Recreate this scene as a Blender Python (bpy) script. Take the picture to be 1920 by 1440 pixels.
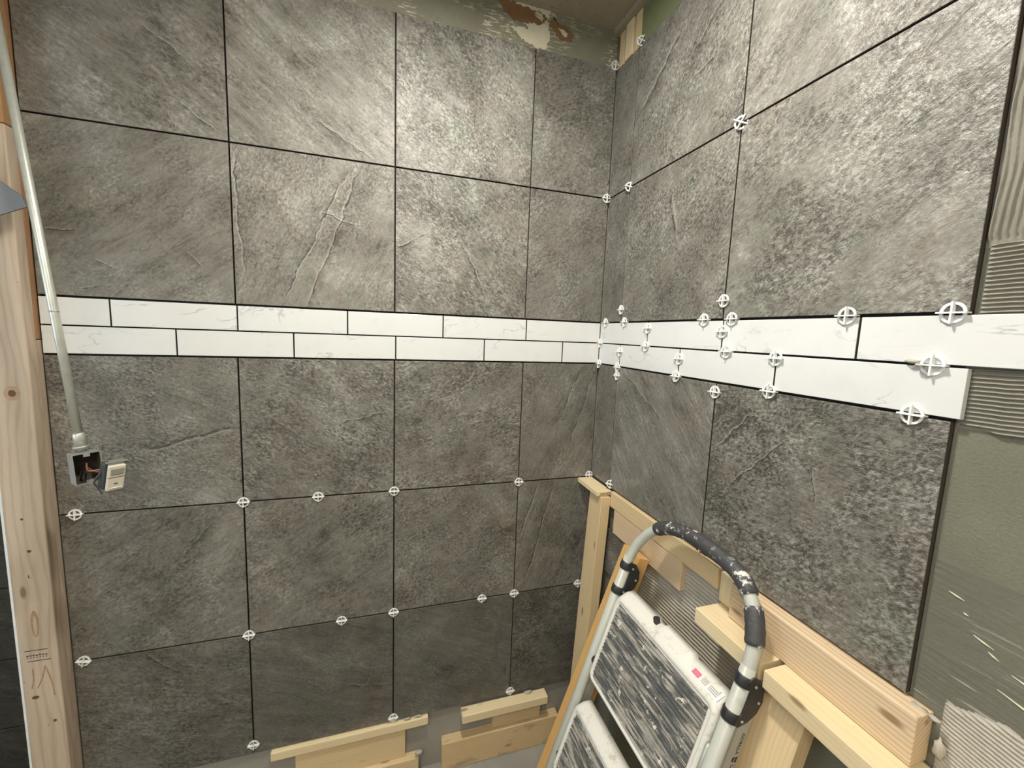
import bpy, bmesh, math, random
from mathutils import Matrix, Vector, Euler

# ------------------------------------------------------------------ clean
for o in list(bpy.data.objects):
    bpy.data.objects.remove(o)
scene = bpy.context.scene
COL = scene.collection
# metres; corner of the two tiled faces is the z axis, z = 0 at the top of the white band
# ------------------------------------------------------------------ camera
cam_d = bpy.data.cameras.new('camera')
cam = bpy.data.objects.new('camera', cam_d)
COL.objects.link(cam)
cam_d.sensor_fit = 'HORIZONTAL'
cam_d.sensor_width = 36.0
cam_d.lens = 36.0 * 776.207 / 1920.0
cam_d.clip_start = 0.02
cam.location = (-0.80386, -1.44213, -0.05526)
cam.rotation_euler = (1.44993, -0.03801, -0.29992)
scene.camera = cam
# ------------------------------------------------------------------ world, lights, exposure
FLOOR_Z, CEIL_Z = -1.757, 1.032
world = bpy.data.worlds.new('world'); scene.world = world
world.use_nodes = True
world.node_tree.nodes['Background'].inputs[0].default_value = (0.72, 0.83, 1.0, 1)
world.node_tree.nodes['Background'].inputs[1].default_value = 0.5
scene.view_settings.view_transform = 'Standard'
scene.view_settings.look = 'None'
scene.view_settings.gamma = 1.0
scene.view_settings.use_curve_mapping = False
scene.view_settings.exposure = 0.0
LAMP = (-0.64, -0.74, CEIL_Z - 0.040)
FILL_POS = (-1.55, -2.30, CEIL_Z - 0.035)
def area(name, loc, rot, size, power, col, shape='DISK', sy=None):
    d = bpy.data.lights.new(name, 'AREA'); d.shape = shape; d.size = size
    if sy: d.size_y = sy
    d.energy = power; d.color = col
    o = bpy.data.objects.new(name, d); COL.objects.link(o)
    o.location = loc; o.rotation_euler = rot
    return o
area('ceiling_lamp_light', LAMP, (0, 0, 0), 0.15, 28.0, (1.0, 0.965, 0.885))
area('fill_light', FILL_POS, (0, 0, 0), 1.2, 17.0, (1.0, 0.93, 0.80), 'RECTANGLE', 0.6)  # added frontal fill from behind the viewer
area('window_daylight', (-3.02, -0.95, -0.05), (0, math.radians(-90), 0), 1.0, 17.0, (0.66, 0.83, 1.0), 'RECTANGLE', 1.0)

# ------------------------------------------------------------------ helpers: objects
def tag(o, label=None, cat=None, group=None, kind=None):
    if label: o['label'] = label
    if cat: o['category'] = cat
    if group: o['group'] = group
    if kind: o['kind'] = kind
    return o
def link(name, me, mat=None, parent=None, mtx=None):
    o = bpy.data.objects.new(name, me); COL.objects.link(o)
    if mtx is not None: o.matrix_world = mtx
    if mat is not None:
        if me.materials:
            pass
        else:
            me.materials.append(mat)
    if parent is not None:
        o.parent = parent
        o.matrix_parent_inverse = parent.matrix_basis.inverted()
    return o
def empty(name, loc=(0, 0, 0)):
    o = bpy.data.objects.new(name, None); COL.objects.link(o)
    o.empty_display_size = 0.05
    o.location = loc
    o.matrix_basis = Matrix.Translation(loc)
    return o
def mesh_from(name, verts, faces, smooth=False):
    me = bpy.data.meshes.new(name)
    me.from_pydata([tuple(v) for v in verts], [], faces)
    me.update()
    if smooth:
        me.polygons.foreach_set('use_smooth', [True] * len(me.polygons))
    return me
def bm_mesh(name, bm, smooth=False):
    bmesh.ops.recalc_face_normals(bm, faces=bm.faces)
    me = bpy.data.meshes.new(name); bm.to_mesh(me); bm.free()
    if smooth:
        me.polygons.foreach_set('use_smooth', [True] * len(me.polygons))
    return me
def add_box(bm, lo, hi, mtx=None):
    vs = [bm.verts.new((x, y, z)) for x in (lo[0], hi[0]) for y in (lo[1], hi[1]) for z in (lo[2], hi[2])]
    if mtx is not None:
        for v in vs: v.co = mtx @ v.co
    for f in ((0, 1, 3, 2), (4, 6, 7, 5), (0, 4, 5, 1), (2, 3, 7, 6), (0, 2, 6, 4), (1, 5, 7, 3)):
        bm.faces.new([vs[i] for i in f])
    return vs
def box_mesh(name, sx, sy, sz, bevel=0.0015, seg=2):
    bm = bmesh.new()
    add_box(bm, (-sx / 2, -sy / 2, -sz / 2), (sx / 2, sy / 2, sz / 2))
    if bevel:
        bmesh.ops.bevel(bm, geom=list(bm.edges), offset=bevel, segments=seg, affect='EDGES', profile=0.5)
    return bm_mesh(name, bm)
def ring_pts(c, n, b, r, seg, rb=None):
    rb = rb or r
    return [c + n * (r * math.cos(2 * math.pi * i / seg)) + b * (rb * math.sin(2 * math.pi * i / seg)) for i in range(seg)]
def tube_mesh(name, path, radius, seg=20, caps=True, radii=None):
    path = [Vector(p) for p in path]
    verts, faces = [], []
    t0 = (path[1] - path[0]).normalized()
    ref = Vector((0, 0, 1)) if abs(t0.z) < 0.9 else Vector((0, 1, 0))
    n = t0.cross(ref).normalized()
    for i, p in enumerate(path):
        if i == 0: t = (path[1] - path[0])
        elif i == len(path) - 1: t = path[-1] - path[-2]
        else: t = path[i + 1] - path[i - 1]
        t.normalize()
        n = (n - t * n.dot(t)).normalized()
        b = t.cross(n)
        verts += ring_pts(p, n, b, radii[i] if radii else radius, seg)
    for i in range(len(path) - 1):
        for j in range(seg):
            k = (j + 1) % seg
            faces.append((i * seg + j, i * seg + k, (i + 1) * seg + k, (i + 1) * seg + j))
    if caps:
        faces.append(tuple(range(seg))[::-1])
        faces.append(tuple((len(path) - 1) * seg + j for j in range(seg)))
    me = mesh_from(name, verts, faces)
    me.polygons.foreach_set('use_smooth', [len(p.vertices) == 4 for p in me.polygons])
    return me
def catmull(pts, n=6):
    pts = [Vector(p) for p in pts]
    out = []
    P = [pts[0] * 2 - pts[1]] + pts + [pts[-1] * 2 - pts[-2]]
    for i in range(1, len(P) - 2):
        for k in range(n):
            t = k / n
            a, b, c, d = P[i - 1], P[i], P[i + 1], P[i + 2]
            out.append(0.5 * ((2 * b) + (c - a) * t + (2 * a - 5 * b + 4 * c - d) * t * t + (3 * b - a - 3 * c + d) * t ** 3))
    out.append(pts[-1])
    return out

# ------------------------------------------------------------------ helpers: materials
class NT:
    def __init__(s, name):
        s.m = bpy.data.materials.new(name); s.m.use_nodes = True
        s.t = s.m.node_tree; s.b = s.t.nodes['Principled BSDF']
    def put(s, node, i, v):
        if v is None: return
        if isinstance(v, bpy.types.NodeSocket): s.t.links.new(v, node.inputs[i])
        else:
            inp = node.inputs[i]
            if inp.type == 'RGBA' and len(v) == 3: v = (*v, 1)
            inp.default_value = v
    def n(s, kind): return s.t.nodes.new(kind)
    def math(s, op, a, b=None, c=None, clamp=False):
        d = s.n('ShaderNodeMath'); d.operation = op; d.use_clamp = clamp
        for i, v in enumerate((a, b, c)): s.put(d, i, v)
        return d.outputs[0]
    def vm(s, op, a, b=None):
        d = s.n('ShaderNodeVectorMath'); d.operation = op
        s.put(d, 0, a); s.put(d, 1, b)
        return d.outputs['Value'] if op in ('DOT_PRODUCT', 'LENGTH', 'DISTANCE') else d.outputs[0]
    def coord(s): return s.n('ShaderNodeTexCoord').outputs['Object']
    def rnd(s): return s.n('ShaderNodeObjectInfo').outputs['Random']
    def mapping(s, v, scale=(1, 1, 1), rot=(0, 0, 0), loc=(0, 0, 0)):
        d = s.n('ShaderNodeMapping'); s.put(d, 0, v); s.put(d, 1, loc); s.put(d, 2, rot); s.put(d, 3, scale)
        return d.outputs[0]
    def noise(s, v, scale, detail=4, rough=0.55, dist=0.0):
        d = s.n('ShaderNodeTexNoise'); s.put(d, 'Vector', v); s.put(d, 'Scale', scale); s.put(d, 'Detail', detail)
        s.put(d, 'Roughness', rough); s.put(d, 'Distortion', dist)
        return d.outputs[0]
    def voro(s, v, scale, feature='F1', rnd=1.0):
        d = s.n('ShaderNodeTexVoronoi'); d.feature = feature; s.put(d, 'Vector', v); s.put(d, 'Scale', scale)
        s.put(d, 'Randomness', rnd)
        return d.outputs['Distance']
    def ss(s, v, lo, hi, a=0.0, b=1.0):
        d = s.n('ShaderNodeMapRange'); d.interpolation_type = 'SMOOTHSTEP'
        for i, x in enumerate((v, lo, hi, a, b)): s.put(d, i, x)
        return d.outputs[0]
    def mix(s, f, a, b, mode='MIX'):
        d = s.n('ShaderNodeMix'); d.data_type = 'RGBA'; d.blend_type = mode
        s.put(d, 0, f); s.put(d, 6, a); s.put(d, 7, b)
        return d.outputs[2]
    def ramp(s, f, stops):
        d = s.n('ShaderNodeValToRGB'); cr = d.color_ramp
        while len(cr.elements) < len(stops): cr.elements.new(0.5)
        for e, (p, c) in zip(cr.elements, stops): e.position = p; e.color = (*c, 1)
        s.put(d, 0, f)
        return d.outputs[0]
    def bump(s, h, strength=0.3, dist=0.01, normal=None):
        d = s.n('ShaderNodeBump'); s.put(d, 'Strength', strength); s.put(d, 'Distance', dist); s.put(d, 'Height', h)
        if normal is not None: s.put(d, 'Normal', normal)
        return d.outputs[0]
    def out(s, color=None, rough=None, normal=None, metal=None, spec=None):
        s.put(s.b, 'Base Color', color); s.put(s.b, 'Roughness', rough)
        s.put(s.b, 'Normal', normal); s.put(s.b, 'Metallic', metal); s.put(s.b, 'Specular IOR Level', spec)
        return s.m
def plain(name, col, rough=0.5, metal=0.0, var=0.12, scale=30, bump=0.0, spec=None):
    g = NT(name); v = g.coord()
    n = g.noise(v, scale, 5, 0.6)
    c = g.mix(n, tuple(x * (1 - var) for x in col), tuple(min(1, x * (1 + var)) for x in col))
    return g.out(c, rough, g.bump(n, bump, 0.002) if bump else None, metal, spec)

def slate(name, seed, ang=35, speck=0.5, streak=0.5, tone=1.0, warm=0.5, cracks=(), fibre=0.0):
    g = NT(name)
    v0 = g.coord()
    v = g.vm('ADD', v0, (seed * 3.71, seed * 1.37, seed * 2.91))
    # grain runs along local x turned by ang in the tile's face
    p = g.mapping(v, (1, 1, 1), (0, math.radians(-ang), 0))
    warp = g.noise(v, 5.0, 3, 0.5)
    def c0(n, k): return g.math('MULTIPLY', g.math('SUBTRACT', n, 0.5), k)
    big = g.noise(v, 5.5, 6, 0.60, 0.8)
    st = g.noise(g.mapping(p, (5, 6, 30)), 1.0, 7, 0.66, 0.8)
    st2 = g.noise(g.mapping(p, (16, 16, 110)), 1.0, 5, 0.7, 0.5)
    med = g.noise(v, 30, 6, 0.70, 0.4)
    grain = g.noise(g.mapping(p, (100, 100, 140)), 1.0, 3, 0.68, 0.3)
    f = c0(big, 1.15)
    zone = g.ss(g.noise(v, 6.5, 4, 0.6, 0.8), 0.38, 0.62, 0.45, 1.35)
    f = g.math('ADD', f, c0(st, 0.12 + 1.0 * streak))
    f = g.math('ADD', f, c0(st2, 0.10 + 0.75 * streak))
    f = g.math('ADD', f, c0(med, 0.25 + 0.30 * speck))
    f = g.math('ADD', f, g.math('MULTIPLY', c0(grain, 0.85 + 1.15 * speck), zone))
    if fibre:
        fb = g.noise(g.mapping(v, (45, 45, 330)), 1.0, 5, 0.65, 0.4)
        f = g.math('ADD', f, c0(fb, 1.8 * fibre))
    f = g.math('ADD', f, 0.5, clamp=True)
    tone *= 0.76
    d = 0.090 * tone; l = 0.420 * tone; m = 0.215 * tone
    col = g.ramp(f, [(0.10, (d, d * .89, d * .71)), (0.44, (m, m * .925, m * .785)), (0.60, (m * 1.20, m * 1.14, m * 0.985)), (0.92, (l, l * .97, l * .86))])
    # cool green and rusty pink clouds
    tint = g.noise(v, 9.0, 4, 0.6, 0.7)
    col = g.mix(g.ss(tint, 0.53, 0.70, 0, 0.60), col, (0.83, 0.95, 0.85), 'MULTIPLY')
    col = g.mix(g.ss(tint, 0.46, 0.28, 0, 0.20 + 0.55 * warm), col, (1.0, 0.89, 0.82), 'MULTIPLY')
    # dark pitted clumps
    cl = g.ss(g.noise(v, 8.5, 6, 0.62, 1.0), 0.42, 0.60)
    pit = g.ss(g.noise(g.mapping(p, (100, 100, 190)), 1.0, 3, 0.72), 0.50, 0.42)
    pit = g.math('MULTIPLY', pit, g.math('MULTIPLY', cl, min(1.0, 0.25 + 0.75 * speck)))
    col = g.mix(g.math('MULTIPLY', pit, 0.68), col, (0.060 * tone, 0.056 * tone, 0.049 * tone))
    # thin pale scratches and thin dark veins along the grain
    sc = g.math('ABSOLUTE', c0(g.noise(g.mapping(p, (13, 13, 40)), 1.0, 5, 0.62, 1.2), 1.0))
    lm = g.math('MULTIPLY', g.ss(sc, 0.014, 0.002), g.ss(warp, 0.45, 0.60))
    col = g.mix(g.math('MULTIPLY', lm, 0.38), col, (0.50 * tone, 0.485 * tone, 0.44 * tone))
    dv = g.math('ABSOLUTE', c0(g.noise(g.mapping(p, (3.0, 3.0, 13)), 1.0, 5, 0.60, 0.7), 1.0))
    dm = g.math('MULTIPLY', g.ss(dv, 0.006, 0.001), g.ss(warp, 0.55, 0.45))
    col = g.mix(g.math('MULTIPLY', dm, 0.42), col, (0.06 * tone, 0.056 * tone, 0.05 * tone))
    h = g.math('SUBTRACT', f, g.math('MULTIPLY', pit, 0.5))
    h = g.math('SUBTRACT', h, g.math('MULTIPLY', dm, 0.4))
    if cracks:
        wob = c0(g.noise(v, 13, 5, 0.58), 0.042)
        brk = g.ss(g.noise(v, 60, 4, 0.6), 0.34, 0.58)
        rag = g.ss(g.noise(v, 40, 5, 0.7), 0.36, 0.60)
        for (x0, z0, x1, z1, *wide) in cracks:
            L = math.hypot(x1 - x0, z1 - z0); tx, tz = (x1 - x0) / L, (z1 - z0) / L
            q = g.vm('SUBTRACT', v0, (x0, 0, z0))
            a = g.math('DIVIDE', g.vm('DOT_PRODUCT', q, (tx, 0, tz)), L)
            e = g.math('ADD', g.vm('DOT_PRODUCT', q, (-tz, 0, tx)), wob)
            env = g.math('MULTIPLY', g.ss(a, -0.05, 0.15), g.ss(a, 1.05, 0.85))
            w = wide[0] if wide else (0.0020 if L < 0.1 else 0.0027)
            dk = g.math('MULTIPLY', g.math('MULTIPLY', g.ss(g.math('ABSOLUTE', e), w, w * 0.3), env), brk)
            lt = g.math('MULTIPLY', g.ss(g.math('ABSOLUTE', g.math('SUBTRACT', e, w * 1.5)), w * 0.9, w * 0.2), env)
            sd = 0.05 if L > 0.2 else 0.02
            sh = g.math('MULTIPLY', g.math('MULTIPLY', g.ss(e, -sd, -0.002), g.ss(e, 0.003, 0.0)), g.math('MULTIPLY', env, rag))
            col = g.mix(g.math('MULTIPLY', sh, 0.60), col, (0.45, 0.44, 0.42), 'MULTIPLY')
            col = g.mix(g.math('MULTIPLY', lt, 0.42), col, (0.50 * tone, 0.48 * tone, 0.43 * tone))
            col = g.mix(g.math('MULTIPLY', dk, 0.85), col, (0.04, 0.037, 0.033))
            h = g.math('SUBTRACT', h, g.math('MULTIPLY', dk, 0.5))
    r = g.ss(f, 0.2, 0.9, 0.50, 0.38)
    return g.out(col, r, g.bump(h, 0.60, 0.0025), spec=0.45)

def marble():
    g = NT('white_marble_glaze'); v0 = g.coord()
    r = g.rnd()
    cmb = g.n('ShaderNodeCombineXYZ')
    g.put(cmb, 0, g.math('MULTIPLY', r, 31.7)); g.put(cmb, 1, g.math('MULTIPLY', r, 17.3)); g.put(cmb, 2, g.math('MULTIPLY', r, 53.9))
    v = g.vm('ADD', v0, cmb.outputs[0])
    n = g.noise(g.mapping(v, (4, 4, 11), (0, 0.8, 0)), 1.0, 5, 0.55, 0.5)
    e = g.math('ABSOLUTE', g.math('SUBTRACT', n, 0.5))
    m = g.ss(g.noise(v, 11, 3, 0.5), 0.48, 0.68)
    vein = g.math('MULTIPLY', g.ss(e, 0.013, 0.0), m)
    cloud = g.ss(g.noise(v, 14, 5, 0.6), 0.45, 0.75)
    c = g.mix(g.math('MULTIPLY', cloud, 0.35), (0.66, 0.665, 0.655), (0.57, 0.58, 0.57))
    c = g.mix(g.math('MULTIPLY', vein, 0.55), c, (0.28, 0.295, 0.305))
    return g.out(c, 0.16, spec=0.5)

def wood(name, base, dark, ring=0.5, knots=True, rough=0.62, ringscale=1.0, stain=0.0):
    g = NT(name); v0 = g.coord()
    r = g.rnd()
    cmb = g.n('ShaderNodeCombineXYZ')
    for i, k in enumerate((13.7, 7.1, 23.3)): g.put(cmb, i, g.math('MULTIPLY', r, k))
    v = g.vm('ADD', v0, cmb.outputs[0])
    # local x is the length of the board
    wv = g.vm('ADD', v, g.mapping(g.n('ShaderNodeCombineXYZ').outputs[0]))
    wn = g.noise(g.mapping(v, (2.2, 9, 9)), 1.0, 3, 0.5)
    yy = g.n('ShaderNodeSeparateXYZ'); g.put(yy, 0, v)
    dist = g.math('ADD', g.math('MULTIPLY', yy.outputs[1], 1.3), yy.outputs[2])
    ph = g.math('ADD', g.math('MULTIPLY', dist, 480 * ringscale), g.math('MULTIPLY', wn, 26))
    rg = g.math('MULTIPLY_ADD', g.math('SINE', ph), 0.5, 0.5)
    rg = g.math('POWER', rg, 2.5)
    fib = g.noise(g.mapping(v, (14, 260, 260)), 1.0, 4, 0.65)
    cl = g.noise(g.mapping(v, (3, 14, 14)), 1.0, 4, 0.55)
    f = g.math('ADD', g.math('MULTIPLY', rg, 0.55 * ring), g.math('MULTIPLY', g.math('SUBTRACT', fib, 0.4), 0.55))
    f = g.math('ADD', f, g.math('MULTIPLY', g.math('SUBTRACT', cl, 0.45), 0.7), clamp=True)
    c = g.mix(f, base, dark)
    if knots:
        kv = g.voro(g.mapping(v, (5.5, 15, 15)), 1.0)
        c = g.mix(g.ss(kv, 0.14, 0.05, 0, 0.75), c, (dark[0] * 0.42, dark[1] * 0.33, dark[2] * 0.25))
    sp = g.ss(g.noise(v, 95, 3, 0.5), 0.73, 0.77)
    c = g.mix(g.math('MULTIPLY', sp, 0.6), c, (0.10, 0.075, 0.045))
    if stain:
        sm = g.ss(g.noise(g.mapping(v, (8, 20, 20)), 1.0, 4, 0.6), 0.55, 0.68)
        c = g.mix(g.math('MULTIPLY', sm, stain), c, (0.20, 0.18, 0.145))
    return g.out(c, rough, g.bump(f, 0.25, 0.0015), spec=0.3)

M = {}
M['marble'] = marble()
M['edge_shade'] = plain('marble_edge_shade', (0.10, 0.095, 0.08), 0.85, var=0.3, scale=150)  # joint shadow painted on the side faces of the white marble tiles
M['tile_body'] = plain('brown_tile_body', (0.050, 0.034, 0.026), 0.85, var=0.3, scale=200)
M['pine'] = wood('pine_board', (0.66, 0.51, 0.30), (0.47, 0.33, 0.17), 0.45)
M['pine_pale'] = wood('pale_pine', (0.74, 0.615, 0.39), (0.58, 0.44, 0.245), 0.35)
M['fir'] = wood('fir_board', (0.68, 0.535, 0.36), (0.44, 0.29, 0.165), 0.9, ringscale=1.1)
M['pine_orange'] = wood('orange_pine', (0.62, 0.38, 0.14), (0.44, 0.24, 0.07), 0.35)
M['pine_stained'] = wood('stained_pine', (0.62, 0.46, 0.26), (0.44, 0.30, 0.15), 0.4, stain=0.5)
M['stud'] = wood('stud_spruce', (0.50, 0.41, 0.315), (0.33, 0.225, 0.15), 0.65, ringscale=0.5)
M['stud_orange'] = wood('stud_header', (0.36, 0.21, 0.10), (0.24, 0.125, 0.055), 0.6, ringscale=0.6)
M['stud_brown'] = wood('brown_strip', (0.36, 0.20, 0.10), (0.24, 0.12, 0.06), 0.4, knots=False)
M['plastic'] = plain('white_plastic', (0.80, 0.80, 0.775), 0.35, var=0.03)
M['galv'] = plain('galvanised_steel', (0.56, 0.58, 0.52), 0.38, metal=0.55, var=0.22, scale=45, bump=0.12)
M['galv_box'] = plain('box_steel', (0.40, 0.41, 0.39), 0.5, metal=0.6, var=0.35, scale=60, bump=0.2)
M['plate'] = plain('grey_plate', (0.19, 0.20, 0.21), 0.55, metal=0.3, var=0.15, scale=70)
M['cream'] = plain('cream_plastic', (0.66, 0.62, 0.50), 0.35, var=0.05)
M['lens'] = plain('grey_lens', (0.30, 0.29, 0.26), 0.25, var=0.08)
M['dark_plastic'] = plain('dark_plastic', (0.045, 0.05, 0.055), 0.45, var=0.2)
M['black'] = plain('black_rubber', (0.022, 0.022, 0.024), 0.45, var=0.25, scale=60)
M['copper'] = plain('copper_wire', (0.48, 0.22, 0.13), 0.4, metal=0.5, var=0.2)
M['red'] = plain('red_wire', (0.36, 0.035, 0.02), 0.4, var=0.2)
M['ink'] = plain('black_ink', (0.03, 0.028, 0.025), 0.8, var=0.1)
M['grey_ink'] = plain('grey_ink', (0.34, 0.35, 0.34), 0.8, var=0.1)
M['pink'] = plain('pink_label', (0.62, 0.16, 0.25), 0.5, var=0.12)
M['drywall_edge'] = plain('white_board_edge', (0.80, 0.84, 0.86), 0.8, var=0.08, scale=60, bump=0.4)
M['room_paint'] = plain('room_paint', (0.66, 0.63, 0.56), 0.8, var=0.05)
M['green_board'] = plain('green_drywall', (0.16, 0.175, 0.085), 0.85, var=0.15)
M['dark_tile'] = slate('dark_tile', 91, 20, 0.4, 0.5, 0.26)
M['paper'] = plain('torn_brown_paper', (0.21, 0.115, 0.05), 0.9, var=0.3, scale=50, bump=0.3)
M['cream_plaster'] = plain('cream_plaster', (0.60, 0.56, 0.42), 0.85, var=0.15, scale=60, bump=0.3)

def mortar(name, col, var=0.25, scale=60, streak=None, bump=0.5, thr=0.60):
    g = NT(name); v = g.coord()
    n = g.noise(v, scale, 7, 0.68)
    b = g.noise(v, 7, 4, 0.55)
    c = g.mix(n, tuple(x * (1 - var) for x in col), tuple(x * (1 + var) for x in col))
    c = g.mix(g.ss(b, 0.35, 0.65, 0, 0.35), c, tuple(x * 0.72 for x in col))
    if streak:
        s = g.noise(g.mapping(v, (30, 7, 150), streak[2]), 1.0, 6, 0.66)
        m = g.ss(g.noise(v, 9, 3, 0.5), 0.42, 0.6)
        c = g.mix(g.math('MULTIPLY', g.ss(s, thr, thr + .07), m), c, streak[0])
        c = g.mix(g.ss(s, 0.42, 0.32, 0, 0.6), c, streak[1])
    return g.out(c, 0.88, g.bump(n, bump, 0.0025), spec=0.25)
M['mortar'] = mortar('thinset_mortar', (0.45, 0.415, 0.35))
M['mortar_comb'] = mortar('combed_thinset', (0.255, 0.240, 0.195))
M['mortar_shaded'] = mortar('shaded_joint_mortar', (0.026, 0.023, 0.020))
M['mortar_olive'] = mortar('olive_membrane', (0.205, 0.200, 0.150), 0.20, 230, bump=0.9)
M['mortar_scraped'] = mortar('scraped_membrane', (0.165, 0.160, 0.125), 0.18, 90, ((0.40, 0.38, 0.33), (0.12, 0.10, 0.085), (math.radians(6), 0, 0)))
M['mortar_top'] = mortar('smeared_thinset', (0.235, 0.228, 0.170), 0.15, 80, ((0.58, 0.54, 0.40), (0.17, 0.155, 0.11), (0, math.radians(6), 0)), thr=0.52)
M['backer'] = mortar('backer_board', (0.30, 0.285, 0.25), 0.10, 140, bump=0.15)
M['concrete'] = mortar('concrete_floor', (0.30, 0.285, 0.25), 0.16, 40, bump=0.2)
def ceiling_mat():
    g = NT('ceiling_panel'); v = g.coord()
    fl = g.noise(g.mapping(v, (60, 160, 60), (0, 0, 0.15)), 1.0, 3, 0.5)
    c = g.mix(g.noise(v, 20, 4), (0.30, 0.255, 0.175), (0.36, 0.31, 0.22))
    c = g.mix(g.ss(fl, 0.63, 0.70, 0, 0.85), c, (0.085, 0.065, 0.045))
    return g.out(c, 0.85)
M['ceiling'] = ceiling_mat()
def tread_rubber():
    g = NT('worn_tread_rubber'); v = g.coord()
    st = g.noise(g.mapping(v, (95, 10, 95)), 1.0, 5, 0.7, 0.4)
    bl = g.noise(v, 38, 5, 0.65)
    big = g.noise(v, 9, 3, 0.5)
    c = g.mix(g.noise(v, 25, 4), (0.060, 0.063, 0.063), (0.15, 0.155, 0.15))
    m = g.math('MULTIPLY', g.ss(st, 0.47, 0.56), g.ss(big, 0.26, 0.50))
    c = g.mix(g.math('MULTIPLY', m, 0.85), c, (0.50, 0.455, 0.39))
    dr = g.math('MULTIPLY', g.ss(bl, 0.60, 0.63), g.ss(g.noise(v, 15, 3), 0.42, 0.55))
    c = g.mix(dr, c, (0.72, 0.69, 0.62))
    return g.out(c, 0.6, g.bump(st, 0.3, 0.002))
M['tread'] = tread_rubber()
def painted_white(name, col, dirt):
    g = NT(name); v = g.coord()
    n = g.noise(v, 34, 7, 0.7)
    sp = g.ss(g.noise(v, 120, 3, 0.6), 0.68, 0.72)
    c = g.mix(g.ss(n, 0.52, 0.70, 0, dirt), col, (0.34, 0.29, 0.22))
    c = g.mix(g.math('MULTIPLY', sp, 0.55), c, (0.13, 0.12, 0.10))
    return g.out(c, 0.38, spec=0.5)
M['rail'] = painted_white('grey_white_enamel', (0.47, 0.48, 0.43), 0.35)
M['shell'] = painted_white('white_tread_shell', (0.70, 0.685, 0.625), 0.6)
def grip_mat():
    g = NT('paint_flecked_foam'); v = g.coord()
    n = g.noise(v, 46, 6, 0.7)
    b = g.noise(v, 13, 3, 0.5)
    c = g.mix(g.noise(v, 120, 4), (0.028, 0.028, 0.030), (0.075, 0.075, 0.078))
    c = g.mix(g.math('MULTIPLY', g.ss(n, 0.56, 0.61), g.ss(b, 0.46, 0.58)), c, (0.66, 0.64, 0.58))
    return g.out(c, 0.55, g.bump(n, 0.25, 0.002))
M['grip'] = grip_mat()
M['rear_leg'] = plain('rear_leg_grey', (0.40, 0.385, 0.35), 0.5, var=0.12)
g = NT('lamp_diffuser'); g.b.inputs['Emission Color'].default_value = (1, 0.93, 0.8, 1); g.b.inputs['Emission Strength'].default_value = 12.0
M['lamp'] = g.m

# ------------------------------------------------------------------ the setting
def struct(name, lo, hi, mat, label=None):
    c = [(a + b) / 2 for a, b in zip(lo, hi)]
    bm = bmesh.new(); add_box(bm, lo, hi)
    o = link(name, bm_mesh(name, bm), mat)
    tag(o, kind='structure', label=label)
    return o
XL, YB = -3.0, -3.0
BK = 0.012                                                # depth of the wall behind the tile faces
floor = struct('floor', (XL - .1, YB - .1, FLOOR_Z - .1), (0.2, 1.0, FLOOR_Z), M['concrete'], 'bare grey concrete floor below the tiled walls')
ceiling = struct('ceiling', (XL - .1, YB - .1, CEIL_Z), (0.2, 1.0, CEIL_Z + .1), M['ceiling'], 'tan flecked ceiling panel above the corner')
wall_back = struct('wall_back', (-1.765, BK, FLOOR_Z), (0.12, 0.11, CEIL_Z), M['backer'], 'wall left of the corner, tiled in large grey slate squares')
wall_right = struct('wall_right', (BK, YB, FLOOR_Z), (0.12, BK, CEIL_Z), M['mortar_olive'], 'wall right of the corner, tiled halfway along')
wall_rear = struct('wall_rear', (XL - .1, YB - .1, FLOOR_Z), (0.12, YB, CEIL_Z), M['room_paint'], 'painted wall behind the viewer')
# left wall of the room with a window opening
bm = bmesh.new()
wy0, wy1, wz0, wz1 = -1.47, -0.43, -0.57, 0.47
for lo, hi in (((XL - .1, YB, FLOOR_Z), (XL, wy0, CEIL_Z)), ((XL - .1, wy1, FLOOR_Z), (XL, 1.0, CEIL_Z)),
               ((XL - .1, wy0, FLOOR_Z), (XL, wy1, wz0)), ((XL - .1, wy0, wz1), (XL, wy1, CEIL_Z))):
    add_box(bm, lo, hi)
wall_left = tag(link('wall_left', bm_mesh('wall_left', bm), M['room_paint']), 'painted wall with the window opening', kind='structure')
bm = bmesh.new()
for lo, hi in (((XL - .06, wy0, wz0), (XL - .02, wy0 + .05, wz1)), ((XL - .06, wy1 - .05, wz0), (XL - .02, wy1, wz1)),
               ((XL - .06, wy0, wz0), (XL - .02, wy1, wz0 + .05)), ((XL - .06, wy0, wz1 - .05), (XL - .02, wy1, wz1))):
    add_box(bm, lo, hi)
window_1 = tag(link('window_1', bm_mesh('window_1', bm), M['plastic']), 'white window frame in the left wall', kind='structure')
# unlit space past the stud, lined with dark tile
wall_recess = struct('wall_recess', (XL - .1, 0.36, FLOOR_Z), (-1.62, 0.46, CEIL_Z), M['mortar_shaded'], 'dark tiled wall in the unlit space beyond the stud')
wall_recess_side = struct('wall_recess_side', (-1.765, 0.11, FLOOR_Z), (-1.62, 0.36, CEIL_Z), M['mortar_shaded'], 'dark side of the space beyond the stud')
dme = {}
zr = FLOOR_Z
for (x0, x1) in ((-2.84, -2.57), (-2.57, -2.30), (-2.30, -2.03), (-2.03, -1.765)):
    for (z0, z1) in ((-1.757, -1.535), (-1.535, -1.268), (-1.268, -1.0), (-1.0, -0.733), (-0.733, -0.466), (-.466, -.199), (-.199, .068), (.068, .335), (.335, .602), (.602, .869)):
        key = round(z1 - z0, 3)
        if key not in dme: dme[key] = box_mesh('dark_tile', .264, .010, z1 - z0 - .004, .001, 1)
        o = link('dark_tile', dme[key], M['dark_tile'], wall_recess, Matrix.Translation(((x0 + x1) / 2, .354, (z0 + z1) / 2)))
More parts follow.
